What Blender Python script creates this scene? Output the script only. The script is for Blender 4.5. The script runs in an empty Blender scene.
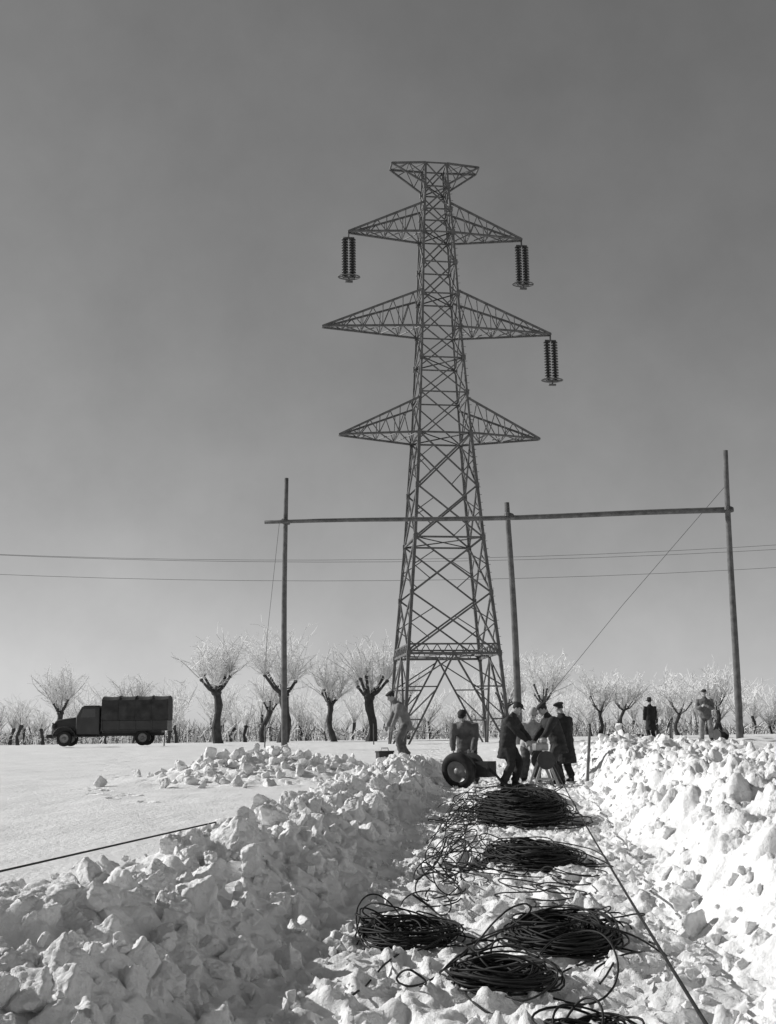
import bpy, math, random
import numpy as np
from mathutils import Vector, Matrix, noise as mnoise
random.seed(7); rng=np.random.default_rng(7)
scene=bpy.context.scene
scene.view_settings.view_transform='Standard'
scene.view_settings.look='None'
scene.view_settings.exposure=0
COL=scene.collection

# ---------------------------------------------------------------- materials
def mat(name,c,rough=.8,metal=0,var=.25,scale=8,bump=.0,bscale=60,spec=.3,dist=.02):
    m=bpy.data.materials.new(name); m.use_nodes=True
    nt=m.node_tree; b=nt.nodes['Principled BSDF']
    b.inputs['Roughness'].default_value=rough; b.inputs['Metallic'].default_value=metal
    b.inputs['Specular IOR Level'].default_value=spec
    tc=nt.nodes.new('ShaderNodeTexCoord')
    n=nt.nodes.new('ShaderNodeTexNoise'); n.inputs['Scale'].default_value=scale; n.inputs['Detail'].default_value=6
    nt.links.new(tc.outputs['Object'],n.inputs['Vector'])
    r=nt.nodes.new('ShaderNodeValToRGB')
    lo=c*(1-var); hi=min(.92,c*(1+var))
    r.color_ramp.elements[0].position=.3; r.color_ramp.elements[1].position=.7
    r.color_ramp.elements[0].color=(lo,lo,lo,1); r.color_ramp.elements[1].color=(hi,hi,hi,1)
    nt.links.new(n.outputs['Fac'],r.inputs['Fac']); nt.links.new(r.outputs['Color'],b.inputs['Base Color'])
    if bump>0:
        n2=nt.nodes.new('ShaderNodeTexNoise'); n2.inputs['Scale'].default_value=bscale; n2.inputs['Detail'].default_value=9; n2.inputs['Roughness'].default_value=.65
        nt.links.new(tc.outputs['Object'],n2.inputs['Vector'])
        bp=nt.nodes.new('ShaderNodeBump'); bp.inputs['Strength'].default_value=bump; bp.inputs['Distance'].default_value=dist
        nt.links.new(n2.outputs['Fac'],bp.inputs['Height']); nt.links.new(bp.outputs['Normal'],b.inputs['Normal'])
    return m
M_snow=mat('snow',.80,.75,0,.06,1.3,.85,20,.15,dist=.03)
M_clod=mat('snow_clod',.80,.75,0,.07,3,.9,18,.15,dist=.038)
M_steel=mat('tower_steel',.11,.6,.2,.3,3)
M_ins=mat('insulator_glaze',.02,.35,0,.2,5,spec=.4)
M_wood=mat('pole_wood',.12,.85,0,.35,4,.4,20)
M_bark=mat('bark',.055,.95,0,.4,3,.5,6)
M_frost=mat('frosted_twig',.82,.9,0,.15,.8)
M_twig=mat('bare_twig',.40,.9,0,.4,.5)
M_cable=mat('cable_sheath',.017,.6,0,.5,20,spec=.2)
M_wire=mat('steel_wire',.08,.6,.2,.2,5)
M_rubber=mat('rubber',.025,.8,0,.3,10)
M_paint=mat('truck_paint',.035,.45,0,.3,2,spec=.5)
M_canvas=mat('canvas',.05,.95,0,.35,2.5,.5,6)
M_glass=mat('window_glass',.03,.1,0,.1,2,spec=.8)
M_metal=mat('machine_metal',.25,.5,.3,.3,6)
M_ldark=mat('machine_dark',.035,.6,0,.3,6)
M_skin=mat('skin',.34,.6,0,.1,20)
M_hair=mat('hair',.03,.8,0,.2,20)
M_black=mat('eye_dark',.015,.4,0,.1,20)

# ---------------------------------------------------------------- mesh builder
class MB:
    def __init__(s): s.v=[]; s.f=[]; s.m=[]
    def add(s,vs,fs,mi=0):
        o=len(s.v); s.v.extend([tuple(p) for p in vs]); s.f.extend([tuple(i+o for i in f) for f in fs]); s.m.extend([mi]*len(fs))
    def tube(s,pts,rad,n=8,mi=0,side=None,cap=True):
        pts=[Vector(p) for p in pts]; vs=[]; N=len(pts)
        if not hasattr(rad,'__len__'): rad=[rad]*N
        sd=Vector(side) if side is not None else None
        for i,p in enumerate(pts):
            t=(pts[min(i+1,N-1)]-pts[max(i-1,0)])
            if t.length<1e-9: t=Vector((0,0,1))
            t.normalize()
            if sd is None: sd=t.orthogonal()
            sv=(sd-t*sd.dot(t))
            if sv.length<1e-5: sv=t.orthogonal()
            sv.normalize(); o=t.cross(sv)
            if side is None: sd=sv
            r=rad[i]; ra,rb=(r if hasattr(r,'__len__') else (r,r))
            for k in range(n):
                a=2*math.pi*k/n
                vs.append(p+o*(ra*math.sin(a))+sv*(rb*math.cos(a)))
        fs=[(i*n+k,i*n+(k+1)%n,(i+1)*n+(k+1)%n,(i+1)*n+k) for i in range(N-1) for k in range(n)]
        if cap: fs.append(tuple(reversed(range(n)))); fs.append(tuple(range((N-1)*n,N*n)))
        s.add(vs,fs,mi)
    def beam(s,p,q,w,mi=0): s.tube([p,q],[w*.707]*2,4,mi)
    def box(s,c,d,mi=0,rot=None):
        vs=[Vector((x*d[0]/2,y*d[1]/2,z*d[2]/2)) for x in(-1,1) for y in(-1,1) for z in(-1,1)]
        if rot: vs=[rot@v for v in vs]
        vs=[v+Vector(c) for v in vs]
        s.add(vs,[(0,1,3,2),(4,6,7,5),(0,4,5,1),(2,3,7,6),(0,2,6,4),(1,5,7,3)],mi)
    def sphere(s,c,r,mi=0,nu=14,nv=9,f=None,rot=None):
        if not hasattr(r,'__len__'): r=(r,r,r)
        vs=[]
        for j in range(nv+1):
            ph=math.pi*j/nv
            for i in range(nu):
                a=2*math.pi*i/nu
                p=Vector((r[0]*math.sin(ph)*math.cos(a),r[1]*math.sin(ph)*math.sin(a),r[2]*math.cos(ph)))
                if j in(0,nv): p=Vector((1e-4*math.cos(a),1e-4*math.sin(a),p.z))
                if f: p=f(p)
                if rot: p=rot@p
                vs.append(p+Vector(c))
        s.add(vs,[(j*nu+i,(j+1)*nu+i,(j+1)*nu+(i+1)%nu,j*nu+(i+1)%nu) for j in range(nv) for i in range(nu)],mi)
    def lathe(s,c,axis,prof,n=24,mi=0):
        ax=Vector(axis).normalized(); u=ax.orthogonal().normalized(); w=ax.cross(u); c=Vector(c); vs=[]
        for (r,h) in prof:
            for k in range(n):
                a=2*math.pi*k/n; vs.append(c+ax*h+(u*math.cos(a)+w*math.sin(a))*max(r,1e-4))
        N=len(prof)
        s.add(vs,[(i*n+k,i*n+(k+1)%n,(i+1)*n+(k+1)%n,(i+1)*n+k) for i in range(N-1) for k in range(n)],mi)
    def prism(s,poly,y0,y1,mi=0):
        n=len(poly); vs=[Vector((x,y0,z)) for x,z in poly]+[Vector((x,y1,z)) for x,z in poly]
        s.add(vs,[tuple(range(n)),tuple(reversed(range(n,2*n)))]+[(i,n+i,n+(i+1)%n,(i+1)%n) for i in range(n)],mi)
    def mesh(s,name):
        me=bpy.data.meshes.new(name); me.from_pydata(s.v,[],s.f); me.polygons.foreach_set('material_index',s.m); me.update(); return me
def mkobj(name,mb,mats,parent=None,smooth=False,bevel=0):
    me=mb.mesh(name) if isinstance(mb,MB) else mb
    for m in mats: me.materials.append(m)
    if smooth: me.polygons.foreach_set('use_smooth',[True]*len(me.polygons))
    o=bpy.data.objects.new(name,me); COL.objects.link(o)
    if parent: o.parent=parent
    if bevel:
        b=o.modifiers.new('bevel','BEVEL'); b.width=bevel; b.segments=3; b.limit_method='ANGLE'
    return o
def empty(name,loc,rz=0):
    e=bpy.data.objects.new(name,None); e.location=loc; e.rotation_euler=(0,0,rz); COL.objects.link(e); e.empty_display_size=.3; return e
def remesh(mb,vox,it=3):
    me=mb.mesh('tmp'); o=bpy.data.objects.new('tmp',me); COL.objects.link(o)
    m=o.modifiers.new('r','REMESH'); m.mode='VOXEL'; m.voxel_size=vox
    if it:
        s=o.modifiers.new('s','SMOOTH'); s.factor=.5; s.iterations=it
    dg=bpy.context.evaluated_depsgraph_get(); dg.update(); e=o.evaluated_get(dg); m2=bpy.data.meshes.new_from_object(e)
    V=np.empty(len(m2.vertices)*3); m2.vertices.foreach_get('co',V); V=V.reshape(-1,3)
    F=[tuple(p.vertices) for p in m2.polygons]; N=np.empty(len(m2.vertices)*3); m2.vertices.foreach_get('normal',N); N=N.reshape(-1,3)
    bpy.data.objects.remove(o); bpy.data.meshes.remove(me); bpy.data.meshes.remove(m2)
    return V,F,N

# ---------------------------------------------------------------- noise + terrain
def hsh(x,y,s): 
    v=np.sin(x*127.1+y*311.7+s*74.7)*43758.5453; return v-np.floor(v)
def vn(x,y,s=0):
    xi=np.floor(x); yi=np.floor(y); fx=x-xi; fy=y-yi
    fx=fx*fx*fx*(fx*(fx*6-15)+10); fy=fy*fy*fy*(fy*(fy*6-15)+10)
    a=hsh(xi,yi,s);b=hsh(xi+1,yi,s);c=hsh(xi,yi+1,s);d=hsh(xi+1,yi+1,s)
    return a+(b-a)*fx+(c-a)*fy+(a-b-c+d)*fx*fy
def fbm(x,y,s=0,o=4):
    r=0;a=.5;t=0
    for i in range(o):
        r=r+a*vn(x*(2**i)*1.03+i*17.3,y*(2**i)+i*9.1,s+i); t+=a; a*=.5
    return r/t
def ss(a,b,x):
    t=np.clip((x-a)/(b-a),0,1); return t*t*(3-2*t)
def XL(y): return -.46+.08*(y-5.3)
def XR(y): return 1.46+.13*(y-5.3)
def H(x,y):
    x=np.asarray(x,float); y=np.asarray(y,float)
    yc=np.clip(y,-2,60)
    L=XL(yc)+.28*(fbm(yc*.9,yc*0+3,5,3)-.5)*2; R=XR(yc)+.22*(fbm(yc*.9,yc*0+9,6,3)-.5)*2
    sL=L-x; sR=x-R
    fL=.33+.37*ss(12,62,y); fR=.6+.22*ss(18,55,y)
    w=ss(L-.5,R+.5,x); far=ss(70,140,y); f=(fL*(1-w)+fR*w)*(1-far)+.74*far
    fade=1-ss(28,36,y)
    bl=ss(0,.9,sL)*(1-ss(.9,1.5,sL))*fade
    br=ss(0,.8,sR)*(1-ss(2.5,6,sR))*(1-ss(30,44,y))
    t=(1-ss(-.05,.85,sL))*(1-ss(-.05,1.0,sR))*(1-ss(29,34,y))
    z=f*(1-t)+(.03+.09*ss(7,12,y))*bl+.10*br
    wx=x+.12*(fbm(x*5,y*5,71,3)-.5); wy=y+.12*(fbm(x*5,y*5,73,3)-.5)
    lump=(fbm(wx*2.6,wy*2.6,11,5)-.5)
    ridge=np.abs(fbm(wx*4.3,wy*4.3,31,4)-.5)
    step=vn(wx*5.5,wy*5.5,81); step=np.floor(step*4)/4+.25*ss(.35,.65,(step*4)%1)
    z=z+(bl*.36+br*.38)*lump+(bl*.3+br*.38)*(ridge-.1)+(bl*.10+br*.13)*(step-.5)
    tf=np.clip(t+.3*ss(-.2,.6,sL)*(1-ss(.8,1.2,sL)),0,1)
    z=z+tf*(.15*(fbm(wx*4.5,wy*4.5,21,4)-.5)-.07*np.maximum(0,fbm(wx*6,wy*6,25,2)-.55)*2+.07*(fbm(x*14,y*14,27,3)-.5))-.02*t
    fm=(1-t)*(1-np.clip(bl+br,0,1))*(1-ss(60,120,y))
    z=z+fm*(.08*(fbm(x*.35,y*.25,41,3)-.5)+.03*(fbm(x*2.5,y*1.2,43,3)-.5))
    z=z+ss(.3,1,sR)*(1-ss(45,60,y))*ss(5,10,y)*(.2*(fbm(wx*1.6,wy*1.6,51,5)-.5)+.12*(ridge-.1))
    def heap(cx,cy,rx,ry,h,sd):
        e=((x-cx)/rx)**2+((y-cy)/ry)**2; hp=np.exp(-e*1.4)
        return hp*(h+.5*(fbm(wx*2.3,wy*2.3,sd,4)-.5)+.3*(ridge-.1))
    z=z+heap(-2.5,21.5,1.9,2.2,.42,61)+heap(-1.5,27,1.2,2.2,.16,65)+heap(6.3,30,1.8,3,.12,67)
    return z
def h1(x,y): return float(H(np.array([x]),np.array([y]))[0])
ys=[-6.0]
while ys[-1]<3.8: ys.append(ys[-1]+.2)
while ys[-1]<60: ys.append(ys[-1]*1.004)
while ys[-1]<3000: ys.append(ys[-1]*1.06)
ys=[-3000,-800,-200,-60,-20,-10]+ys
xs=list(np.arange(-3.6,4.6,.021))
a=[];x=4.6;st=.03
while x<3000: a.append(x); x+=st; st=min(st*1.025,400) if x<14 else st*1.12
bq=[];x=-3.62;st=.03
while x>-3000: bq.append(x); x-=st; st=min(st*1.025,400) if x>-14 else st*1.12
xs=bq[::-1]+xs+a
xs=np.array(xs); ys=np.array(ys)
X,Y=np.meshgrid(xs,ys); Z=H(X,Y)
for k in range(420):
    q=random.random()
    if q<.68: fy=4.2+24*random.random()**1.3; fx=random.uniform(XL(fy)-.1,XR(fy)+.05)
    elif q<.84: fy=random.uniform(30,44); fx=random.uniform(1,10)
    else: fy=random.uniform(14,60); fx=-3.6-(fy-14)*.22+random.gauss(0,.25)
    an=random.gauss(.1,.5); i0,i1=np.searchsorted(xs,[fx-.3,fx+.3]); j0,j1=np.searchsorted(ys,[fy-.3,fy+.3])
    if i1<=i0 or j1<=j0: continue
    dx=X[j0:j1,i0:i1]-fx; dy=Y[j0:j1,i0:i1]-fy; u=dx*math.cos(an)-dy*math.sin(an); v=dx*math.sin(an)+dy*math.cos(an)
    e=np.sqrt((u/.062)**2+(v/.15)**2); Z[j0:j1,i0:i1]+=-.065*(1-ss(.6,1.05,e))+.02*np.exp(-((e-1.35)/.25)**2)
ny,nx=X.shape
co=np.stack([X,Y,Z],-1).reshape(-1,3)
i=np.arange((ny-1)*(nx-1)); r=i//(nx-1); c=i%(nx-1); b0=r*nx+c
quads=np.stack([b0,b0+1,b0+nx+1,b0+nx],1)
def fastmesh(name,V,F,m,smooth=True):
    k=F.shape[1]
    me=bpy.data.meshes.new(name); me.vertices.add(len(V)); me.vertices.foreach_set('co',V.ravel())
    me.loops.add(F.size); me.loops.foreach_set('vertex_index',F.ravel().astype(np.int32))
    me.polygons.add(len(F)); me.polygons.foreach_set('loop_start',np.arange(0,F.size,k,dtype=np.int32))
    me.polygons.foreach_set('loop_total',np.full(len(F),k,np.int32)); me.polygons.foreach_set('use_smooth',np.full(len(F),smooth))
    me.update(calc_edges=True); me.materials.append(m); o=bpy.data.objects.new(name,me); COL.objects.link(o); return o
fastmesh('snow_ground',co,quads,M_snow)

# ---------------------------------------------------------------- snow blocks (broken crust)
import bmesh
def proto(vox,seed):
    g=np.random.default_rng(seed); bm=bmesh.new()
    dims=g.uniform(.6,1.1,3); dims[2]*=.7
    n=g.integers(10,16)
    pts=np.sign(g.normal(size=(n,3)))*g.uniform(.45,1,(n,3))*dims
    for p in pts: bm.verts.new(p)
    bmesh.ops.convex_hull(bm,input=bm.verts[:])
    bmesh.ops.delete(bm,geom=[v for v in bm.verts if not v.link_faces],context='VERTS')
    bm.verts.index_update()
    mb=MB(); mb.add([v.co.copy() for v in bm.verts],[[q.index for q in f.verts] for f in bm.faces]); bm.free()
    V,F,N=remesh(mb,vox,1)
    d=np.array([.11*mnoise.noise(Vector(v)*1.9+Vector((seed,0,0)))+.075*mnoise.noise(Vector(v)*4.5+Vector((0,seed,0)))+.05*mnoise.noise(Vector(v)*10) for v in V])
    V=V+N*d[:,None]
    F=np.array([f if len(f)==4 else (f[0],f[1],f[2],f[2]) for f in F])
    return V,F
PH=[proto(.07,s) for s in range(22)]; PM=[proto(.15,s+50) for s in range(20)]; PL=[proto(.34,s+100) for s in range(14)]
def rotm():
    q=rng.normal(size=4); q/=np.linalg.norm(q); w,x,y,z=q
    return np.array([[1-2*(y*y+z*z),2*(x*y-z*w),2*(x*z+y*w)],[2*(x*y+z*w),1-2*(x*x+z*z),2*(y*z-x*w)],[2*(x*z-y*w),2*(y*z+x*w),1-2*(x*x+y*y)]])
def clods(name,spec):
    VV=[];FF=[];o=0
    hz=H(np.array([s[0] for s in spec]),np.array([s[1] for s in spec]))
    for (x,y,s,lift),z in zip(spec,hz):
        ps=s/max(y,3)
        P=PH if ps>.0085 else (PM if ps>.003 else PL)
        V,F=P[rng.integers(len(P))]
        v=V@rotm().T*s
        VV.append(v+np.array([x,y,z+s*lift])); FF.append(F+o); o+=len(v)
    return fastmesh(name,np.concatenate(VV),np.concatenate(FF),M_clod)
sp=[]
for k in range(1450):
    y=3.6+26*random.random()**1.45; s=XL(y)-(.14+1.13*random.random()**.85); sz=min(.16,.03+random.expovariate(1/.04))
    sp.append((s,y,sz,random.uniform(-.5,.4)))
for k in range(260):
    sp.append((-2.5+random.gauss(0,1.0),21.5+random.gauss(0,1.2),random.uniform(.05,.15),random.uniform(-.1,.6)))
for k in range(110):
    sp.append((-1.5+random.gauss(0,.8),27+random.gauss(0,1.4),random.uniform(.05,.14),random.uniform(0,.6)))
clods('snow_block_bank',sp)
sp=[]
for k in range(1400):
    y=4.5+30*random.random()**1.3; s=XR(y)+(.08+4*random.random()**1.6); sz=min(.14,.025+random.expovariate(1/.034))
    sp.append((s,y,sz,random.uniform(-.6,.3)))
for k in range(120): sp.append((6.3+random.gauss(0,1.1),30+random.gauss(0,1.6),random.uniform(.05,.15),random.uniform(0,.6)))
clods('snow_block_bank',sp)
sp=[]
for k in range(4600):
    y=3.8+22*random.random()**1.6; q=random.random()
    if q<.35: x=XL(y)+abs(random.gauss(0,.25))-.05
    elif q<.5: x=XR(y)-abs(random.gauss(0,.2))+.05
    elif q<.65: x=random.uniform(XL(y),XR(y))
    elif q<.82: x=XL(y)-random.uniform(0,1.6)
    else: x=XR(y)+random.uniform(0,2.5)
    sp.append((x,y,min(.04,.006+random.expovariate(1/.010)),random.uniform(0,.6)))
clods('snow_debris',sp)

# ---------------------------------------------------------------- lattice tower
TR=math.radians(8)
tw=empty('electricity_pylon',(2.80,57.2,-.1),TR)
mb=MB()
prof=[(.4,5.15),(5.1,4.5),(10.95,3.44),(16.4,2.67),(22.25,2.02),(27.65,1.58),(30.3,1.26),(31.75,1.15)]
def side(z):
    for (z0,s0),(z1,s1) in zip(prof,prof[1:]):
        if z<=z1: return s0+(s1-s0)*(z-z0)/(z1-z0)
    return prof[-1][1]
def cor(z,k):
    s=side(z)/2; sx,sy=[(-1,-1),(1,-1),(1,1),(-1,1)][k%4]; return Vector((sx*s,sy*s,z))
lv=[.4,5.1,8.1,10.9,13.6,16.4,18.6,20.5,22.25,24.1,25.9,27.65,29.0,30.35,31.75]
for k in range(4):
    for z0,z1 in zip(prof,prof[1:]):
        mb.beam(cor(z0[0],k),cor(z1[0],k),.15 if z0[0]<16 else .11)
    mb.box(cor(.45,k),(.6,.6,.5))
    for i,(z0,z1) in enumerate(zip(lv,lv[1:])):
        a0,a1,b0_,b1_=cor(z0,k),cor(z0,k+1),cor(z1,k),cor(z1,k+1)
        if i==0:
            mid=(b0_+b1_)/2; mb.beam(b0_,b1_,.11)
            mb.beam(a0,mid,.09); mb.beam(a1,mid,.09)
            for t in(.33,.66):
                for A,B,C in((a0,b0_,mid),(a1,b1_,mid)):
                    mb.beam(A.lerp(B,t),A.lerp(C,t),.06); 
                    mb.beam(A.lerp(B,t),A.lerp(C,min(1,t+.3)),.06)
            mb.beam(cor(z1,k),(cor(z1,k+1)+cor(z1,k+2))/2,.06)
            c1,c2=cor(5.55,k),cor(5.55,k+1); mb.beam(c1,c2,.08)
            for q in range(8):
                p=b0_.lerp(b1_,q/8); r_=c1.lerp(c2,(q+.5)/8); mb.beam(p,r_,.045); mb.beam(r_,b0_.lerp(b1_,(q+1)/8),.045)
        else:
            w=.085 if z0<16 else .065
            mb.beam(a0,b1_,w); mb.beam(a1,b0_,w)
            if i%2==0 or z0>16: mb.beam(b0_,b1_,w)
            if z0<16:
                mb.beam(a0.lerp(b0_,.5),a0.lerp(b1_,.25),.05); mb.beam(a1.lerp(b1_,.5),a1.lerp(b0_,.25),.05)
                mb.beam(a0.lerp(b0_,.5),b0_.lerp(a1,.25),.05); mb.beam(a1.lerp(b1_,.5),b1_.lerp(a0,.25),.05)
            if i%2==0: mb.beam(cor(z1,k),cor(z1,k+2),.05)
for z in lv[1:-1]:
    for k in range(4): mb.box(cor(z,k),(.2,.2,.26))
z=3.5
while z<31:
    p=cor(z,1); mb.beam(p,p+Vector((.17,-.05,0)),.022); z+=.4
mkobj('lattice_body',mb,[M_steel],tw)
def arm(zb,zt,L,sgn,tipz,nseg,up=False,name='crossarm'):
    mb=MB()
    s1=side(zb)/2; s2=side(zt)/2
    tw_=.12 if not up else .4
    tipA=Vector((sgn*L,-tw_,tipz)); tipB=Vector((sgn*L,tw_,tipz))
    Bf=Vector((sgn*s1,-s1,zb)); Bb=Vector((sgn*s1,s1,zb)); Tf=Vector((sgn*s2,-s2,zt)); Tb=Vector((sgn*s2,s2,zt))
    for A,T in((Bf,tipA),(Bb,tipB),(Tf,tipA),(Tb,tipB)): mb.beam(A,T,.095)
    mb.beam(tipA,tipB,.09); mb.beam(Tf,Tb,.07); mb.beam(Bf,Bb,.07)
    for q in range(nseg):
        t0=q/nseg;t1=(q+1)/nseg; tm=(t0+t1)/2
        for B_,T_,P in((Bf,Tf,tipA),(Bb,Tb,tipB)):
            mb.beam(B_.lerp(P,t0),T_.lerp(P,tm),.045)
            if q<nseg-1: mb.beam(T_.lerp(P,tm),B_.lerp(P,t1),.045)
            if q and not up: mb.beam(B_.lerp(P,t0),T_.lerp(P,t0),.04)
        mb.beam(Bf.lerp(tipA,t0),Bb.lerp(tipB,t1),.045)
        mb.beam(Bb.lerp(tipB,t0),Bf.lerp(tipA,t1),.045)
        if q: mb.beam(Bf.lerp(tipA,t0),Bb.lerp(tipB,t0),.045)
    mkobj(name,mb,[M_steel],tw)
for sg in(-1,1):
    arm(27.65,29.4,4.75,sg,27.75,4); arm(22.25,24.3,6.15,sg,22.35,5); arm(16.4,18.3,5.3,sg,16.5,4)
    arm(31.75,30.5,2.4,sg,31.7,2,True,'earth_wire_arm')
def insul(x,z,name):
    mb=MB(); c=Vector((x,0,z))
    mb.beam(c,c-Vector((0,0,.3)),.07,1); mb.beam(c+Vector((-.3,0,-.3)),c+Vector((.3,0,-.3)),.08,1)
    n=14; pitch=.155
    for dx in(-.2,.2):
        pr=[(.02,0)]
        for k in range(n):
            h=-k*pitch; pr+=[(.07,h),(.08,h-.03),(.18,h-.06),(.185,h-.10),(.08,h-.115),(.06,h-.135)]
        pr+=[(.02,-n*pitch)]
        mb.lathe(c+Vector((dx,0,-.33)),(0,0,1),pr,14,0)
    zb=-.33-n*pitch
    mb.box(c+Vector((0,0,zb-.05)),(.66,.08,.1),1)
    ring=[c+Vector((.58*math.cos(a),.36*math.sin(a),zb-.02)) for a in np.linspace(0,2*math.pi,21)]
    mb.tube(ring,.03,6,1,cap=False)
    mb.beam(c+Vector((-.58,0,zb-.02)),c+Vector((.58,0,zb-.02)),.05,1)
    mb.beam(c+Vector((0,0,zb-.08)),c+Vector((0,0,zb-.3)),.08,1)
    mb.beam(c+Vector((-.2,0,zb-.28)),c+Vector((.2,0,zb-.28)),.1,1)
    return mkobj(name,mb,[M_ins,M_steel],tw,True)
insul(-4.75,27.7,'insulator_string'); insul(4.75,27.7,'insulator_string'); insul(6.15,22.3,'insulator_string')

# ---------------------------------------------------------------- wooden protection frame
fr=empty('wooden_pole_frame',(0,0,0))
def pole(name,x,y,ztop,lean=(0,0),r=.1,zb=None):
    mb=MB(); zb=h1(x,y)-.4 if zb is None else zb; pts=[];rad=[]
    for k in range(12):
        t=k/11; pts.append((x+lean[0]*t+.03*math.sin(t*5+x),y+lean[1]*t,zb+(ztop-zb)*t)); rad.append(r*(1.12-.35*t))
    mb.tube(pts,rad,10,0); return mkobj(name,mb,[M_wood],fr,True)
pole('pole_a',-4.3,46.1,11.75,(.05,0),.115)
pole('pole_b',5.1,45.5,10.45,(-.2,0),.14)
pole('pole_c',13.45,44.6,12.3,(.3,0),.13)
mb=MB(); pts=[];rad=[]
for k in range(24):
    t=k/23; pts.append((-5.1+18.8*t,45.9-1.2*t-.05,9.84+.03*math.sin(t*9)-.05*math.sin(t*math.pi))); rad.append(.075+.045*t)
mb.tube(pts,rad,8,0); mkobj('crossbar',mb,[M_wood],fr,True)
mb=MB()
for x,y,z in((-4.25,45.95,9.88),(4.93,45.2,9.86),(13.7,44.6,9.88)):
    for q in range(3): mb.lathe((x,y,z-.06+q*.05),(.2,.1,1),[(.0,-.02),(.2,-.02),(.2,.02),(0,.02)],12,0)
mkobj('lashing',mb,[M_wire],fr)
mb=MB(); mb.tube([(13.7,44.6,10.9),(9.5,46,6.2),(5.3,47.5,1.2)],.010,5); mb.tube([(-4.5,46,9.9),(-5.3,49,5.5),(-5.8,51,1)],.009,5)
mkobj('guy_wire',mb,[M_wire],fr)
mb=MB()
for (zl,zr,yy) in((12.4,12.1,80),(13.8,13.4,80),(14.05,13.95,81.5)):
    pts=[(x,yy,zl+(zr-zl)*(x+30)/60+ .0009*(x*x)-.3) for x in np.linspace(-70,70,29)]
    mb.tube(pts,.016,4)
mkobj('overhead_wire',mb,[M_wire])

# ---------------------------------------------------------------- trees
def pollard(name,x,y,kn,top,spread,nsh,seed,tr=.3):
    R=random.Random(seed); mb=MB(); z0=h1(x,y)-.2
    pts=[];n=9;rad=[]; lx=R.uniform(-.5,.5)
    for k in range(n):
        t=k/(n-1); pts.append(Vector((x+lx*t*t+.15*math.sin(t*6+seed),y+.1*math.cos(t*5),z0+kn*t)))
        rad.append(tr*(1.35-1.1*t+.75*t*t)*R.uniform(.85,1.15))
    mb.tube(pts,rad,9,0); head=pts[-1]; mb.sphere(head,(tr*1.3,tr*1.2,tr*.95),0,9,6)
    knobs=[(head,Vector((0,0,1)))]
    for a in range(R.randint(5,7)):
        an=a*1.1+R.uniform(0,.8); el=R.uniform(.45,1.1); L=R.uniform(.5,1.6)*spread/2.0
        d=Vector((math.cos(an)*math.cos(el),math.sin(an)*math.cos(el),math.sin(el)))
        e=head+d*L*.5+Vector((0,0,-.08)); e2=head+d*L+Vector((0,0,L*.15))
        mb.tube([head,e,e2],[tr*.55,tr*.36,tr*.3],7,0); mb.sphere(e2,tr*.48,0,7,5); knobs.append((e2,d))
        mb.sphere(head+d*L*.4+Vector((0,0,.1)),tr*.42,0,7,5)
    for (kp,d) in knobs:
        for s_ in range(nsh):
            dd=(d*.45+Vector((R.gauss(0,.45),R.gauss(0,.45),R.uniform(.5,1.5)))).normalized()
            L=(top-kn)*R.uniform(.3,1.0)*.85; p=kp.copy(); pts=[p.copy()]
            for q in range(4):
                dd=(dd+Vector((R.gauss(0,.28),R.gauss(0,.28),R.gauss(.06,.16)))).normalized(); p=p+dd*L/4; pts.append(p.copy())
            mb.tube(pts,[.042,.033,.027,.02,.012],4,R.choice([1,1,2]),cap=False)
            for q in range(13):
                i=R.randint(0,3); st=pts[i].lerp(pts[i+1],R.random()); td=(dd+Vector((R.gauss(0,.85),R.gauss(0,.85),R.gauss(-.05,.6)))).normalized()
                l2=L*R.uniform(.10,.3); m_=st+td*l2*.5; mb.tube([st,m_,m_+(td+Vector((R.gauss(0,.35),R.gauss(0,.35),R.gauss(0,.35)))).normalized()*l2*.5],[.02,.016,.011],3,1,cap=False)
    return mkobj(name,mb,[M_bark,M_frost,M_twig],None,False)
for a_ in [(-12.75,85,3.9,8.2,2.2,15,3,.31),(-8.0,86,3.7,9.2,3.1,17,5,.34),(-4.5,88,3.0,6.9,1.9,13,8,.22),(-1.45,85,3.4,7.4,2.1,15,12,.33),
    (-30,105,3.0,7.4,2.2,14,14,.26),(-10.3,92,2.6,5.6,1.6,10,15,.2),(13.2,96,3.0,7.0,2.1,13,18,.22),(-24.5,110,3.0,6.4,2.0,12,21,.22),
    (17.8,98,2.2,5.8,2.0,11,24,.15),(21.2,106,2.5,6.0,1.8,11,26,.15),(25.3,102,2.0,5.6,2.2,11,27,.16),(9.9,100,2.8,6.2,2.0,11,33,.18),(29.5,104,2.6,6.4,2.2,11,35,.18),(.9,95,2.6,5.8,1.8,10,37,.18)]:
    pollard('pollard_willow_tree',*a_)
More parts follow.
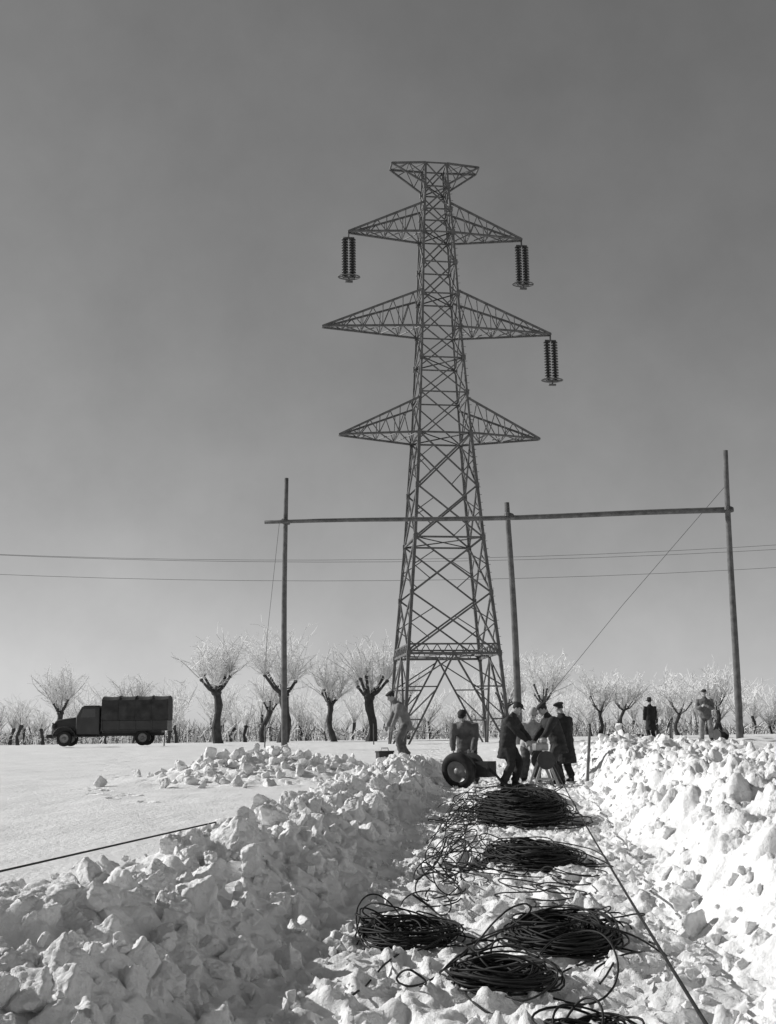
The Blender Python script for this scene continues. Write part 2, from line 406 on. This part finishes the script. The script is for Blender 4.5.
def row(name,n,x0,x1,y0,y1,hmin,hmax,seed):
    R=random.Random(seed); mb=MB()
    for k in range(n):
        x=x0+(x1-x0)*(k+R.uniform(-.5,.5))/n; y=R.uniform(y0,y1); h=R.uniform(hmin,hmax); z0=.6; tr=R.uniform(.07,.18); kn=h*R.uniform(.22,.42)
        p1=Vector((x+R.uniform(-.3,.3),y,z0+kn)); mb.tube([(x,y,z0),(x+R.uniform(-.15,.15),y,z0+kn*.5),p1],[tr*1.2,tr*.9,tr],6,0); mb.sphere(p1,tr*1.3,0,6,4)
        for s_ in range(R.randint(20,32)):
            a=R.uniform(0,6.28); sp_=R.uniform(.1,1.0); d=Vector((math.cos(a)*sp_,math.sin(a)*sp_,1)).normalized(); L=(h-kn)*R.uniform(.4,1.05)
            q1=p1+d*L*.5; q2=q1+(d+Vector((R.gauss(0,.3),0,.15))).normalized()*L*.5
            mb.tube([p1,q1,q2],[.045,.03,.014],3,R.choice([1,1,2]),cap=False)
            for w_ in range(6):
                st=p1.lerp(q1,R.uniform(.3,1)) if w_<3 else q1.lerp(q2,R.random()); td=Vector((R.gauss(0,.8),R.gauss(0,.8),.6)).normalized(); mb.tube([st,st+td*L*R.uniform(.15,.35)],[.026,.012],3,1,cap=False)
    return mkobj(name,mb,[M_bark,M_frost,M_twig])
row('distant_tree_row',112,-75,85,118,150,4.6,7.6,31)
row('distant_tree_row',74,-60,70,98,116,3.2,5.6,33)
R=random.Random(5); mb=MB()
for k in range(9000):
    x=R.uniform(-75,85); y=R.uniform(104,128); h=R.uniform(.5,2.4)*(.5+.9*vn(np.array([x*.45]),np.array([2.]),3)[0]); dx=R.gauss(0,.8)
    p1=Vector((x+dx*.4,y,.6+h*.55)); p2=Vector((x+dx,y+R.gauss(0,.3),.6+h)); m_=R.choice([0,2,1,2])
    mb.tube([(x,y,.55),p1,p2],[.04,.03,.014],3,m_,cap=False)
    q_=p1+Vector((R.gauss(0,.6),R.gauss(0,.3),R.uniform(-.1,.5))); mb.tube([p1,q_],[.028,.013],3,R.choice([0,1,1]),cap=False)
mkobj('hedge',mb,[M_bark,M_frost,M_twig])
def stake(name,x,y,hgt,lx=0,r=.03):
    mb=MB(); z=h1(x,y)-.2; mb.tube([(x,y,z),(x+lx*.5,y,z+hgt*.5),(x+lx,y,z+hgt)],[r,r*.95,r*.8],7,0); mkobj(name,mb,[M_wood],None,True)
stake('wooden_stake',-5.7,52,1.2); stake('wooden_stake',-.85,56,1.2); stake('wooden_stake',-13.0,66,1.3,0,.04)
stake('wooden_stake',4.02,24,1.35,.12,.035); stake('wooden_stake',11.7,48,1.0); stake('wooden_stake',12.6,52,.8,0,.05); stake('wooden_stake',8.1,44,.9,.1,.04)

# ---------------------------------------------------------------- truck
tr=empty('canvas_covered_truck',(-15.6,64,h1(-15.6,64)+.05),math.radians(3))
def part(name,build,mats,bevel=0,smooth=False):
    mb=MB(); build(mb); return mkobj(name,mb,mats,tr,smooth,bevel)
part('chassis',lambda m:(m.box((-.1,-.42,.62),(6.0,.1,.18)),m.box((-.1,.42,.62),(6.0,.1,.18)),m.box((-3.25,0,.55),(.12,1.8,.2)),m.box((-2.3,0,.48),(.1,1.3,.1)),m.box((1.7,0,.48),(.1,1.3,.1))),[M_ldark],.02)
part('hood',lambda m:m.prism([(-3.05,.62),(-3.12,1.0),(-3.05,1.32),(-2.85,1.45),(-1.7,1.6),(-1.7,.62)],-.5,.5),[M_paint],.12,True)
part('radiator_grille',lambda m:[m.box((-3.14,y,1.0),(.05,.03,.6)) for y in np.linspace(-.3,.3,9)],[M_metal])
part('cab',lambda m:m.prism([(-1.75,.6),(-1.75,1.6),(-1.5,2.12),(-1.3,2.2),(-.55,2.2),(-.45,2.1),(-.45,.6)],-.85,.85),[M_paint],.09,True)
part('cab_windows',lambda m:(m.prism([(-1.52,1.55),(-1.38,2.02),(-.7,2.02),(-.7,1.55)],-.865,.865),m.add([(-1.765,-.7,1.62),(-1.765,.7,1.62),(-1.56,.7,2.06),(-1.56,-.7,2.06)],[(0,1,2,3)])),[M_glass])
def fenders(m):
    for sy in(-1,1):
        pts=[(-2.35+.62*math.cos(a),sy*.78,.5+.56*math.sin(a)) for a in np.linspace(-.1,math.pi+.15,12)]
        m.tube(pts,[(.03,.2)]*12,10,0,side=(0,1,0))
        m.box((-1.2,sy*.85,.52),(1.2,.26,.06))
        m.lathe((-3.02,sy*.62,1.12),(-1,0,0),[(.03,-.16),(.11,-.1),(.14,0),(.13,.03),(0,.04)],14)
part('fenders',fenders,[M_paint],0,True)
part('bed',lambda m:(m.box((1.45,0,1.1),(3.6,2.0,.5)),m.box((1.45,0,.83),(3.65,2.06,.06)),[m.box((x,-1.02,1.1),(.07,.04,.5)) for x in(-.3,.6,1.5,2.4,3.2)],m.box((1.3,0,.75),(3.2,1.2,.12))),[M_paint],.015)
def canopy(m):
    ring=[(-1.0,1.36),(-1.0,2.15),(-.95,2.5),(-.7,2.64),(-.3,2.7),(0,2.72),(.3,2.7),(.7,2.64),(.95,2.5),(1.0,2.15),(1.0,1.36)]
    vs=[]
    for j,x in enumerate(np.linspace(-.35,3.27,19)):
        sag=.035*abs(math.sin(j*math.pi/4.5))
        for (y,z) in ring: vs.append((x,y*(1-.5*sag),z-(sag if z>2 else 0)))
    k=len(ring)
    fs=[(j*k+i,j*k+i+1,(j+1)*k+i+1,(j+1)*k+i) for j in range(18) for i in range(k-1)]+[tuple(range(k)),tuple(reversed(range(18*k,19*k)))]
    m.add(vs,fs)
    for x in(.55,1.45,2.35): m.tube([(x,y*1.012,z+.012*(z>2)) for y,z in ring],.018,6)
part('canvas_canopy',canopy,[M_canvas],0,False)
def wheel(m,c,ax,R_,w,rim=1,tyre=0):
    m.lathe(c,ax,[(R_*.58,-w*.45),(R_*.7,-w*.52),(R_*.9,-w*.5),(R_*.985,-w*.3),(R_,0),(R_*.985,w*.3),(R_*.9,w*.5),(R_*.7,w*.52),(R_*.58,w*.45)],32,tyre)
    m.lathe(c,ax,[(R_*.6,-w*.42),(R_*.55,-w*.2),(R_*.2,-w*.1),(R_*.18,-w*.4),(0,-w*.42)],24,rim)
    m.lathe(c,ax,[(R_*.6,w*.42),(R_*.55,w*.2),(R_*.2,w*.1),(R_*.18,w*.4),(0,w*.42)],24,rim)
def wh(m):
    for cx in(-2.35,1.9):
        for sy in(-.8,.8): wheel(m,(cx,sy,.42),(0,1,0),.42,.2)
part('wheels',wh,[M_rubber,M_metal],0,True)

# ---------------------------------------------------------------- people
def ik(a,t,l1,l2,bend):
    a=Vector(a);t=Vector(t);d=t-a; L=min(d.length,(l1+l2)*.995); d.normalize(); t=a+d*L
    c=(l1*l1+L*L-l2*l2)/(2*L*l1); c=max(-1,min(1,c)); b=Vector(bend); b=(b-d*b.dot(d)).normalized()
    return a+d*(l1*c)+b*(l1*math.sqrt(1-c*c)),t
def person(loc,yaw,lean=5,hip=.9,hl=(.2,.25,.85),hr=(.2,-.25,.85),fl=(.05,.12),fr_=(-.05,-.12),headp=10,heady=0,jac=.05,tro=.05,hat='cap',coat=0,hatc=.03,scale=1.0,bulk=1.0,pelx=0,cuff=0):
    lr=math.radians(lean); up=Vector((math.sin(lr),0,math.cos(lr))); lat=Vector((0,1,0))
    P=Vector((pelx,0,hip)); seg=[]; mb=MB()
    def S(p,q,l,r): seg.append((np.array(p),np.array(q),l,r))
    def sp(t): return P+Vector((math.sin(lr*min(1,.5+t))*t,0,math.cos(lr*min(1,.5+t))*t))
    ringt=[(-.12,.12,.165),(-.02,.135,.18),(.1,.13,.172),(.22,.13,.168),(.34,.142,.185),(.44,.138,.2),(.50,.105,.175),(.545,.07,.10),(.60,.056,.06),(.66,.052,.055)]
    mb.tube([sp(t) for t,_,_ in ringt],[(a_*bulk,b_*bulk) if t<.52 else (a_,b_) for t,a_,b_ in ringt],16,0,side=(0,1,0))
    S(sp(-.1),sp(.5),'j',.15); neck=sp(.6); S(sp(.57),sp(.68),'s',.05)
    cc=sp(.555); mb.tube([cc-up*.02,cc+up*.035],[(.085,.088),(.075,.078)],14,0,side=(0,1,0)); S(cc-up*.02,cc+up*.02,'j',.085)
    sh=[sp(.465)+lat*.185*bulk,sp(.465)-lat*.185*bulk]; hands=[]
    for s_,tgt in((0,hl),(1,hr)):
        sg=1 if s_==0 else -1; a=sh[s_]; el,wr=ik(a,tgt,.29,.26,Vector((-.6,sg*.5,-.5)))
        mb.tube([sp(.43)+lat*.1*sg,a,a.lerp(el,.5),el,el.lerp(wr,.15),el.lerp(wr,.6),wr],[.075,.078*bulk,.066*bulk,.057*bulk,.056*bulk,.05*bulk,.043],12,0)
        S(a,wr,'j',.055); S(a,el,'j',.06); S(el,wr,'j',.055)
        hands.append((wr,(wr-el).normalized(),sg))
    for s_,ft in((0,fl),(1,fr_)):
        sg=1 if s_==0 else -1; a=P+lat*.095*sg-Vector((0,0,.02)); an=Vector((ft[0],ft[1],.095)); kn,_=ik(a,an,.43,.42,Vector((1,sg*.08,.1)))
        an=_ if (_-an).length>.03 else an
        mb.tube([a+Vector((0,0,.08)),a,a.lerp(kn,.5),kn,kn.lerp(an,.3),kn.lerp(an,.75),an+Vector((0,0,.03))],[.10,.118,.106,.092,.09,.084,.086],12,0)
        S(a,kn,'t',.09); S(kn,an+Vector((0,0,.06)),'t',.07)
        fd=Vector((math.cos(.25*sg),math.sin(.25*sg),0)); h_=an-fd*.06
        mb.tube([h_+Vector((0,0,-.045)),an+fd*.02+Vector((0,0,-.035)),an+fd*.12+Vector((0,0,-.05)),an+fd*.2+Vector((0,0,-.06))],[(.045,.04),(.058,.045),(.043,.05),(.028,.04)],12,0,side=fd.cross(Vector((0,0,1))))
        mb.tube([an+Vector((0,0,.1)),an,an+Vector((0,0,-.05))],[.055,.052,.05],10,0)
        S(h_,an+fd*.2+Vector((0,0,-.05)),'b',.05); S(an,an+Vector((0,0,-.05)),'b',.06)
    L=.16 if not coat else coat
    down=(-up*.6+Vector((0,0,-1))*1.0).normalized() if coat else -up
    mb.tube([sp(.2),P,P+down*(L*.5),P+down*L],[(.13,.172),(.15,.19),(.16+.05*L,.2+.04*L),(.165+.1*L,.205+.08*L)],16,0,side=(0,1,0))
    S(P,P+down*L,'j',.19)
    V,F,N=remesh(mb,.017,3)
    fo=np.array([mnoise.noise(Vector((v[0]*9+loc[0],v[1]*9,v[2]*16)))+.6*mnoise.noise(Vector((v[0]*20,v[1]*20+loc[1],v[2]*28))) for v in V])
    V=V+N*(fo*.012)[:,None]
    fc=np.array([V[list(f)].mean(0) for f in F]); best=np.full(len(fc),9.); lab=np.zeros(len(fc),int)
    LI={'j':0,'t':1,'b':2,'s':3}
    for p,q,l,r_ in seg:
        d=q-p; t=np.clip(((fc-p)@d)/(d@d+1e-9),0,1); dist=np.linalg.norm(fc-(p+t[:,None]*d),axis=1)-r_
        k=dist<best; best[k]=dist[k]; lab[k]=LI[l]
    out=MB(); out.v=[tuple(v) for v in V]; out.f=list(F); out.m=list(map(int,lab))
    hm=MB()
    for wr,f,sg in hands:
        nrm=Vector((0,-sg,0)); nrm=(nrm-f*nrm.dot(f)).normalized(); wd=f.cross(nrm)*sg
        if wd.dot(Vector((1,0,.3)))<0: wd=-wd
        hm.tube([wr-f*.03,wr+f*.02,wr+f*.06,wr+f*.095],[(.02,.026),(.018,.034),(.016,.042),(.012,.04)],10,0,side=wd)
        for q,(off,ln) in enumerate(((.031,.068),(.0105,.078),(-.0105,.072),(-.031,.056))):
            b=wr+f*.088+wd*off; c=.55; d=f.copy(); pts=[b-f*.015,b]; 
            for k,sl in enumerate((.45,.32,.25)):
                ang=c*(k+1); d=(f*math.cos(ang)+nrm*math.sin(ang)); pts.append(pts[-1]+d*ln*sl)
            hm.tube(pts,[.0095,.0098,.009,.0082,.0068],8,0)
        b=wr+f*.03+wd*.03; hm.tube([b-wd*.015,b,b+wd*.022+f*.025,b+wd*.024+f*.05+nrm*.014],[.013,.0125,.011,.0085],8,0)
    V,F,N=remesh(hm,.006,1); out.add([tuple(v) for v in V],F,3)
    hp=math.radians(headp+lean*.5); Rm=Matrix.Rotation(math.radians(heady),3,'Z')@Matrix.Rotation(hp,3,'Y')
    hc=neck+Rm@Vector((.02,0,.135))
    def hf(p):
        z=p.z
        if z<0: k=1-.34*(-z/.118)**1.5; p.y*=k; p.x=p.x*(1-.12*(-z/.118))+.012*(-z/.118)
        if p.x<0: p.x*=1.08
        return p
    hd=MB(); hd.sphere((0,0,0),(.09,.074,.118),0,20,14,hf)
    hd.tube([(.085,0,.02),(.1,0,-.005),(.112,0,-.028),(.088,0,-.036)],[.008,.011,.015,.012],8)
    hd.sphere((.078,.0,.03),(.018,.05,.011)); hd.sphere((.075,0,-.098),(.026,.028,.02))
    for s_ in(-1,1): hd.sphere((-.005,s_*.075,-.01),(.02,.01,.032)); hd.sphere((.065,s_*.035,-.03),(.022,.02,.02))
    hd.sphere((.087,0,-.062),(.012,.024,.009)); hd.tube([(-.02,0,-.07),(-.03,0,-.15)],[.055,.052],12)
    V,F,N=remesh(hd,.0075,1); out.add([Rm@Vector(v)+hc for v in V],F,3)
    e=MB()
    for s_ in(-1,1): e.sphere((.083,s_*.032,.006),(.008,.013,.007),5,8,6)
    e.tube([(.094,-.02,-.062),(.099,0,-.062),(.094,.02,-.062)],.0025,5,5)
    e.sphere((-.016,0,.018),(.092,.081,.112),4,16,10,lambda p: Vector((min(p.x,.07),p.y,max(p.z,-.05))))
    if hat=='cap':
        e.sphere((-.008,0,.072),(.115,.098,.06),6,18,8,lambda p: Vector((p.x,p.y,max(p.z,-.02))))
        e.tube([(.06,0,.062),(.105,0,.052),(.15,0,.036)],[(.012,.08),(.009,.078),(.005,.045)],12,6,side=(0,1,0))
    elif hat=='brim':
        e.lathe((-.005,0,.055),(0,0,1),[(.001,.12),(.06,.125),(.088,.11),(.1,.0),(.165,-.012),(.17,-.004),(.1,.012)],20,6)
    elif hat=='beret':
        e.sphere((-.015,.01,.085),(.125,.118,.042),6,18,8)
    elif hat=='helmet':
        e.lathe((-.005,0,.03),(0,0,1),[(.001,.14),(.05,.13),(.088,.09),(.106,.02),(.125,.0)],20,6)
    out.add([Rm@Vector(v)+hc for v in e.v],e.f); out.m[-len(e.m):]=e.m
    mats=[mat('jacket',jac,.9,0,.3,7,.3,40),mat('trousers',tro,.9,0,.3,7,.3,40),mat('boots',.02,.6),M_skin,M_hair,M_black,mat('hat_cloth',hatc,.85)]
    o=mkobj('worker',out,mats,None,True); o.location=loc; o.rotation_euler=(0,0,math.radians(yaw)); o.scale=(scale,)*3
    return o
def gz(x,y): return h1(x,y)-.02
person((2.60,25.8,gz(2.60,25.8)),-22,15,.9,(.46,.16,.92),(.5,-.12,.86),(.08,.14),(-.08,-.15),20,0,.03,.032,'cap',.32,bulk=1.27,scale=1.09)
person((1.8,27.4,gz(1.8,27.4)),-105,36,.88,(.5,.2,.6),(.52,-.2,.58),(.1,.2),(-.12,-.2),14,0,.12,.06,'cap',.22,bulk=1.3,scale=1.1)
person((.36,29.0,gz(.36,29)),-165,26,.89,(.46,.18,.6),(.42,-.14,.8),(.12,.16),(-.1,-.15),20,0,.2,.12,'beret',.2,bulk=1.12,scale=1.03)
person((3.84,26.6,gz(3.84,26.6)),192,22,.9,(.52,.12,.78),(.5,-.18,.88),(.1,.14),(-.12,-.14),18,0,.03,.04,'cap',.25,bulk=1.25,scale=1.1)
person((4.16,27.6,gz(4.16,27.6)),130,8,.91,(.3,.15,1.0),(.3,-.2,.95),(.05,.12),(-.05,-.12),12,0,.024,.028,'beret',.5,scale=1.07,bulk=1.25)
person((3.36,28.2,gz(3.36,28.2)),-75,24,.9,(.48,.14,.88),(.46,-.18,.8),(.05,.16),(-.05,-.14),12,0,.42,.08,'helmet',0,hatc=.4,bulk=1.15,scale=1.06)
person((11.3,50,gz(11.3,50)),100,2,.91,(.12,.26,.8),(.12,-.26,.8),(.03,.1),(-.03,-.1),4,0,.02,.02,'brim',.5,bulk=1.2)
person((10.95,40,gz(10.95,40)),-105,-2,.91,(.3,.12,1.18),(.3,-.1,1.2),(.04,.16),(-.02,-.16),6,0,.12,.24,'cap',.12,hatc=.05,scale=1.02,bulk=1.2)

# ---------------------------------------------------------------- machinery
cart=empty('cable_reel_cart',(1.48,25.7,gz(1.48,25.7)),math.radians(-28))
mb=MB(); wheel(mb,(0,0,.4),(.12,1,.28),.41,.17); 
mkobj('tyre_wheel',mb,[M_rubber,M_metal],cart,True)
mb=MB(); mb.tube([(0,0,.4),(.1,.75,.45)],.035,8); mb.box((.42,.5,.42),(.35,.5,.34)); mb.tube([(.55,.4,.45),(.75,.35,.3),(.95,.3,.1)],.03,8); mb.lathe((.08,.12,.45),(.1,1,.1),[(0,0),(.3,0),(.3,.03),(.2,.04),(.2,.36),(.3,.37),(.3,.4),(0,.4)],24)
mkobj('drum_frame',mb,[M_ldark],cart)
wn=empty('cable_winch',(3.3,25.2,gz(3.3,25.2)),math.radians(10)); mb=MB()
for sy in(-.2,.2):
    mb.beam((-.3,sy,0),(-.05,sy,.62),.05); mb.beam((.3,sy,0),(.05,sy,.62),.05); mb.beam((-.2,sy,.22),(.2,sy,.22),.04)
mb.beam((-.3,-.2,.03),(-.3,.2,.03),.04); mb.beam((.3,-.2,.03),(.3,.2,.03),.04); mkobj('stand',mb,[M_metal],wn)
mb=MB(); mb.lathe((0,-.24,.62),(0,1,0),[(0,0),(.2,0),(.2,.025),(.09,.035),(.09,.44),(.2,.45),(.2,.48),(0,.48)],22); mb.tube([(0,.24,.62),(0,.34,.62),(.16,.34,.7),(.16,.46,.7)],.014,6); mkobj('drum',mb,[M_ldark],wn,False,.004)
mb=MB(); mb.box((-.05,0,.9),(.3,.28,.16)); mb.lathe((.02,-.02,.98),(0,0,1),[(0,0),(.09,0),(.09,.1),(.03,.12),(0,.12)],14); mkobj('engine_housing',mb,[M_metal],wn,False,.03)
bx=empty('tool_box',(-.16,27.5,gz(-.16,27.5)-.02),.3); mb=MB(); mb.box((0,0,.2),(.36,.3,.26)); mb.box((0,0,.345),(.39,.33,.04)); mkobj('case',mb,[M_ldark],bx,False,.01)
mb=MB(); mb.tube([(-.1,0,.36),(-.08,0,.43),(.08,0,.43),(.1,0,.36)],.012,6); mkobj('handle',mb,[M_metal],bx)
for (x,y,s_) in((9.0,42,.35),(9.4,42.5,.25),(12.3,43,.4),(7.8,41,.3)):
    z=gz(x,y); e=empty('cable_drum',(x,y,z),random.uniform(0,3)); mb=MB()
    mb.lathe((0,-s_*.5,s_*.55),(0,1,0),[(0,0),(s_*.55,0),(s_*.55,.04),(s_*.3,.05),(s_*.3,s_-.05),(s_*.55,s_-.04),(s_*.55,s_),(0,s_)],18); mkobj('spool',mb,[M_ldark],e)

# ---------------------------------------------------------------- cables
def curve(name,splines,r,m=M_cable):
    cu=bpy.data.curves.new(name,'CURVE'); cu.dimensions='3D'; cu.bevel_depth=r; cu.bevel_resolution=1
    for pts in splines:
        s=cu.splines.new('POLY'); s.points.add(len(pts)-1)
        arr=np.ones((len(pts),4)); arr[:,:3]=pts; s.points.foreach_set('co',arr.ravel())
    cu.materials.append(m); o=bpy.data.objects.new(name,cu); COL.objects.link(o); return o
def clampx(x_,y_): 
    lo=XL(y_)+.1; hi=XR(y_)-.15
    x_=np.where(x_<lo,lo+np.tanh((lo-x_)*2)*.1,x_); return np.where(x_>hi,hi-np.tanh((x_-hi)*2)*.1,x_)
def smooth1(z,k=9):
    p=np.pad(z,(k//2,k//2),'edge'); return np.convolve(p,np.ones(k)/k,'valid')
def HS(x_,y_,k=11): 
    h=H(x_,y_); return smooth1(np.maximum(h,smooth1(h,k)),k)
def coil(cx,cy,rx,ry,turns,hgt,seed,stray=6,rmin=.35,r=.0075,jit=.1,tilt=.06):
    g=np.random.default_rng(seed); pts=[]
    base=h1(cx,cy); ox=oy=0; rr=1; n=30; cz=max(min(base,.08),.0)
    for k in range(turns):
        nrr=g.uniform(rmin,1)**.7; nox,noy=g.normal(0,jit,2)*[rx,ry]; tz=hgt*g.random()*(1.05-nrr*.75); tl=g.normal(0,tilt); ph=g.uniform(0,6.28); wob=g.uniform(0,.2); w3=g.normal(0,.05)
        z0=cz+.012+tz
        for q in range(n):
            t=q/n; a=2*math.pi*t; e=rr+(nrr-rr)*t; x_=ox+(nox-ox)*t; y_=oy+(noy-oy)*t
            w=1+wob*math.sin(2*a+ph)+w3*math.sin(3*a+ph*2)
            pts.append((cx+x_+rx*e*w*math.cos(a),cy+y_+ry*e*w*math.sin(a),z0+tl*math.sin(a+ph)*.7+.01*math.sin(3*a+ph)))
        ox,oy,rr=nox,noy,nrr
    P=np.array(pts); 
    for c_ in range(3): P[:,c_]=smooth1(P[:,c_],5)
    P[:,2]=smooth1(np.maximum(P[:,2],HS(P[:,0],P[:,1],7)+.008),3)
    sp=[P]
    for k in range(stray):
        a0=g.uniform(0,6.28); L=g.uniform(5,12); c0=np.array([cx+rx*g.normal(0,.5),cy+ry*g.normal(0,.6)]); R1=rx*g.uniform(.4,.85); tt=np.linspace(0,L,int(L*12))
        f=g.uniform(.6,1.2); dr=g.normal(0,.04,2)*min(1,rx*2); up=g.uniform(.03,.26)
        x_=c0[0]+R1*np.cos(a0+tt)+dr[0]*tt; y_=c0[1]+R1*f*np.sin(a0+tt)*1.3+dr[1]*tt; x_=clampx(x_,y_)
        z_=HS(x_,y_)+.012+up*(.5-.5*np.cos(tt+g.uniform(0,6)))*np.sin(math.pi*tt/L)
        sp.append(np.stack([x_,y_,z_],1))
    return curve('cable_coil',sp,r)
coil(.10,6.95,.31,.38,22,.06,1,13,.5,.0050,.10)
coil(.93,6.75,.31,.50,85,.12,2,9,.3,.0054,.10)
coil(.50,5.68,.26,.28,52,.07,3,7,.4,.0052,.09)
coil(.74,4.62,.2,.16,18,.03,4,1,.4,.0052)
coil(1.25,10.8,.43,.75,150,.16,5,10,.1,.0058,.11)
coil(1.74,15.9,.58,1.5,400,.44,6,24,.05,.0070,.16)
coil(2.2,19.6,.55,1.2,120,.28,7,10,.1,.009,.2)
def loose(x0,y0,x1,y1,n,rad,up,seed):
    m=int(n*40); t=np.linspace(0,1,m); cx=x0+(x1-x0)*t+.08*np.sin(t*9+seed); cy=y0+(y1-y0)*t+.1*np.sin(t*7)
    a=t*n*2*math.pi+seed+.4*np.sin(t*13+seed); R_=rad*(.55+.5*np.sin(t*11+seed)**2)
    y_=cy+R_*1.4*np.sin(a); x_=clampx(cx+R_*np.cos(a),y_); z_=HS(x_,y_)+.014+up*(.5+.5*np.sin(a*.63+seed))*(.5-.5*np.cos(a+seed))
    return np.stack([x_,y_,z_],1)
ls=[loose(.25,8.2,.6,11.5,6,.18,.22,1),loose(.35,8.5,.75,13,6,.22,.28,2),loose(.65,12,1.0,18,7,.24,.34,3),loose(.6,10,.95,16,6,.2,.36,4),
    loose(1.0,8.2,1.4,9.4,4,.24,.07,5),loose(.85,8.2,1.35,9.6,3,.26,.12,6),loose(.2,7.2,.35,9,3,.18,.24,7),loose(.4,9.4,.55,12,5,.15,.3,9),loose(.9,14,1.2,19,6,.25,.38,10),loose(.45,9,.7,10.5,4,.2,.14,12),loose(.9,12.5,1.5,9.6,3,.25,.08,13)]
curve('loose_cable',ls,.0052)
def wander(p,seed,n=60,amp=.15):
    t=np.linspace(0,1,n); P=np.array(p,float); tt=np.linspace(0,1,len(P)); x_=np.interp(t,tt,P[:,0]); y_=np.interp(t,tt,P[:,1])
    x_=smooth1(x_,9)+amp*np.sin(t*9+seed); y_=smooth1(y_,9)+amp*np.sin(t*7+seed*2); x_=clampx(x_,y_); return np.stack([x_,y_,HS(x_,y_)+.012],1)
curve('loose_cable',[wander([(-.25,5.2),(-.05,6),(.1,7)],1,50,.04),wander([(.7,6),(1.1,6.2),(1.0,5.6)],2,50,.05),wander([(1.15,7),(1.3,6.3),(1.0,5.9)],3,50,.04),wander([(.6,9.8),(1.3,10),(1.5,9.3)],4),wander([(1.1,14),(.8,15.5),(.9,18)],5)],.0054)
t=np.linspace(0,1,30)
curve('taut_rope',[np.stack([.88+2.6*t,2.6+22.2*t,.17+.28*t**2,],1)],.0085,M_cable)
curve('taut_rope',[np.stack([-2.75+1.55*t,2.6+6.6*t,.475+.06*t],1)],.006,M_cable)

# ---------------------------------------------------------------- light, world, camera
AZ=math.radians(-73); EL=math.radians(27)
S=Vector((math.sin(AZ)*math.cos(EL),math.cos(AZ)*math.cos(EL),math.sin(EL)))
l=bpy.data.lights.new('sun','SUN'); l.energy=4.6; l.angle=math.radians(.5); l.color=(1,.995,.985)
lo=bpy.data.objects.new('sun',l); lo.rotation_euler=S.to_track_quat('Z','Y').to_euler(); COL.objects.link(lo)
w=bpy.data.worlds.new('World'); scene.world=w; w.use_nodes=True; nt=w.node_tree
bg=nt.nodes['Background']; sk=nt.nodes.new('ShaderNodeTexSky'); sk.sky_type='NISHITA'; sk.sun_disc=False; sk.sun_elevation=EL; sk.sun_rotation=AZ
sk.air_density=1.15; sk.dust_density=.3
sc=nt.nodes.new('ShaderNodeSeparateColor'); nt.links.new(sk.outputs[0],sc.inputs[0])
m1=nt.nodes.new('ShaderNodeMath'); m1.operation='MULTIPLY'; m1.inputs[1].default_value=.58; nt.links.new(sc.outputs[0],m1.inputs[0])
m2=nt.nodes.new('ShaderNodeMath'); m2.operation='MULTIPLY_ADD'; m2.inputs[1].default_value=.42; nt.links.new(sc.outputs[1],m2.inputs[0]); nt.links.new(m1.outputs[0],m2.inputs[2])
pw=nt.nodes.new('ShaderNodeMath'); pw.operation='POWER'; pw.inputs[1].default_value=.84; nt.links.new(m2.outputs[0],pw.inputs[0])
tcw=nt.nodes.new('ShaderNodeTexCoord'); nz=nt.nodes.new('ShaderNodeTexNoise'); nz.inputs['Scale'].default_value=7; nz.inputs['Detail'].default_value=8; nz.inputs['Roughness'].default_value=.6
nt.links.new(tcw.outputs['Generated'],nz.inputs['Vector'])
mr=nt.nodes.new('ShaderNodeMapRange'); mr.inputs['From Min'].default_value=.3; mr.inputs['From Max'].default_value=.75; mr.inputs['To Min'].default_value=.93; mr.inputs['To Max'].default_value=1.13
nt.links.new(nz.outputs['Fac'],mr.inputs['Value'])
m3=nt.nodes.new('ShaderNodeMath'); m3.operation='MULTIPLY'; nt.links.new(pw.outputs[0],m3.inputs[0]); nt.links.new(mr.outputs[0],m3.inputs[1])
nt.links.new(m3.outputs[0],bg.inputs['Color']); bg.inputs['Strength'].default_value=.11
cd=bpy.data.cameras.new('camera'); cam=bpy.data.objects.new('camera',cd); COL.objects.link(cam); scene.camera=cam
cd.sensor_width=36; cd.lens=1130/1024*36; cd.clip_end=8000; cd.clip_start=.05
th=math.atan(223/1130)
cam.matrix_world=Matrix.Translation((0,0,1.15))@Matrix.Rotation(math.pi/2+th,4,'X')@Matrix.Rotation(math.radians(-.8),4,'Z')
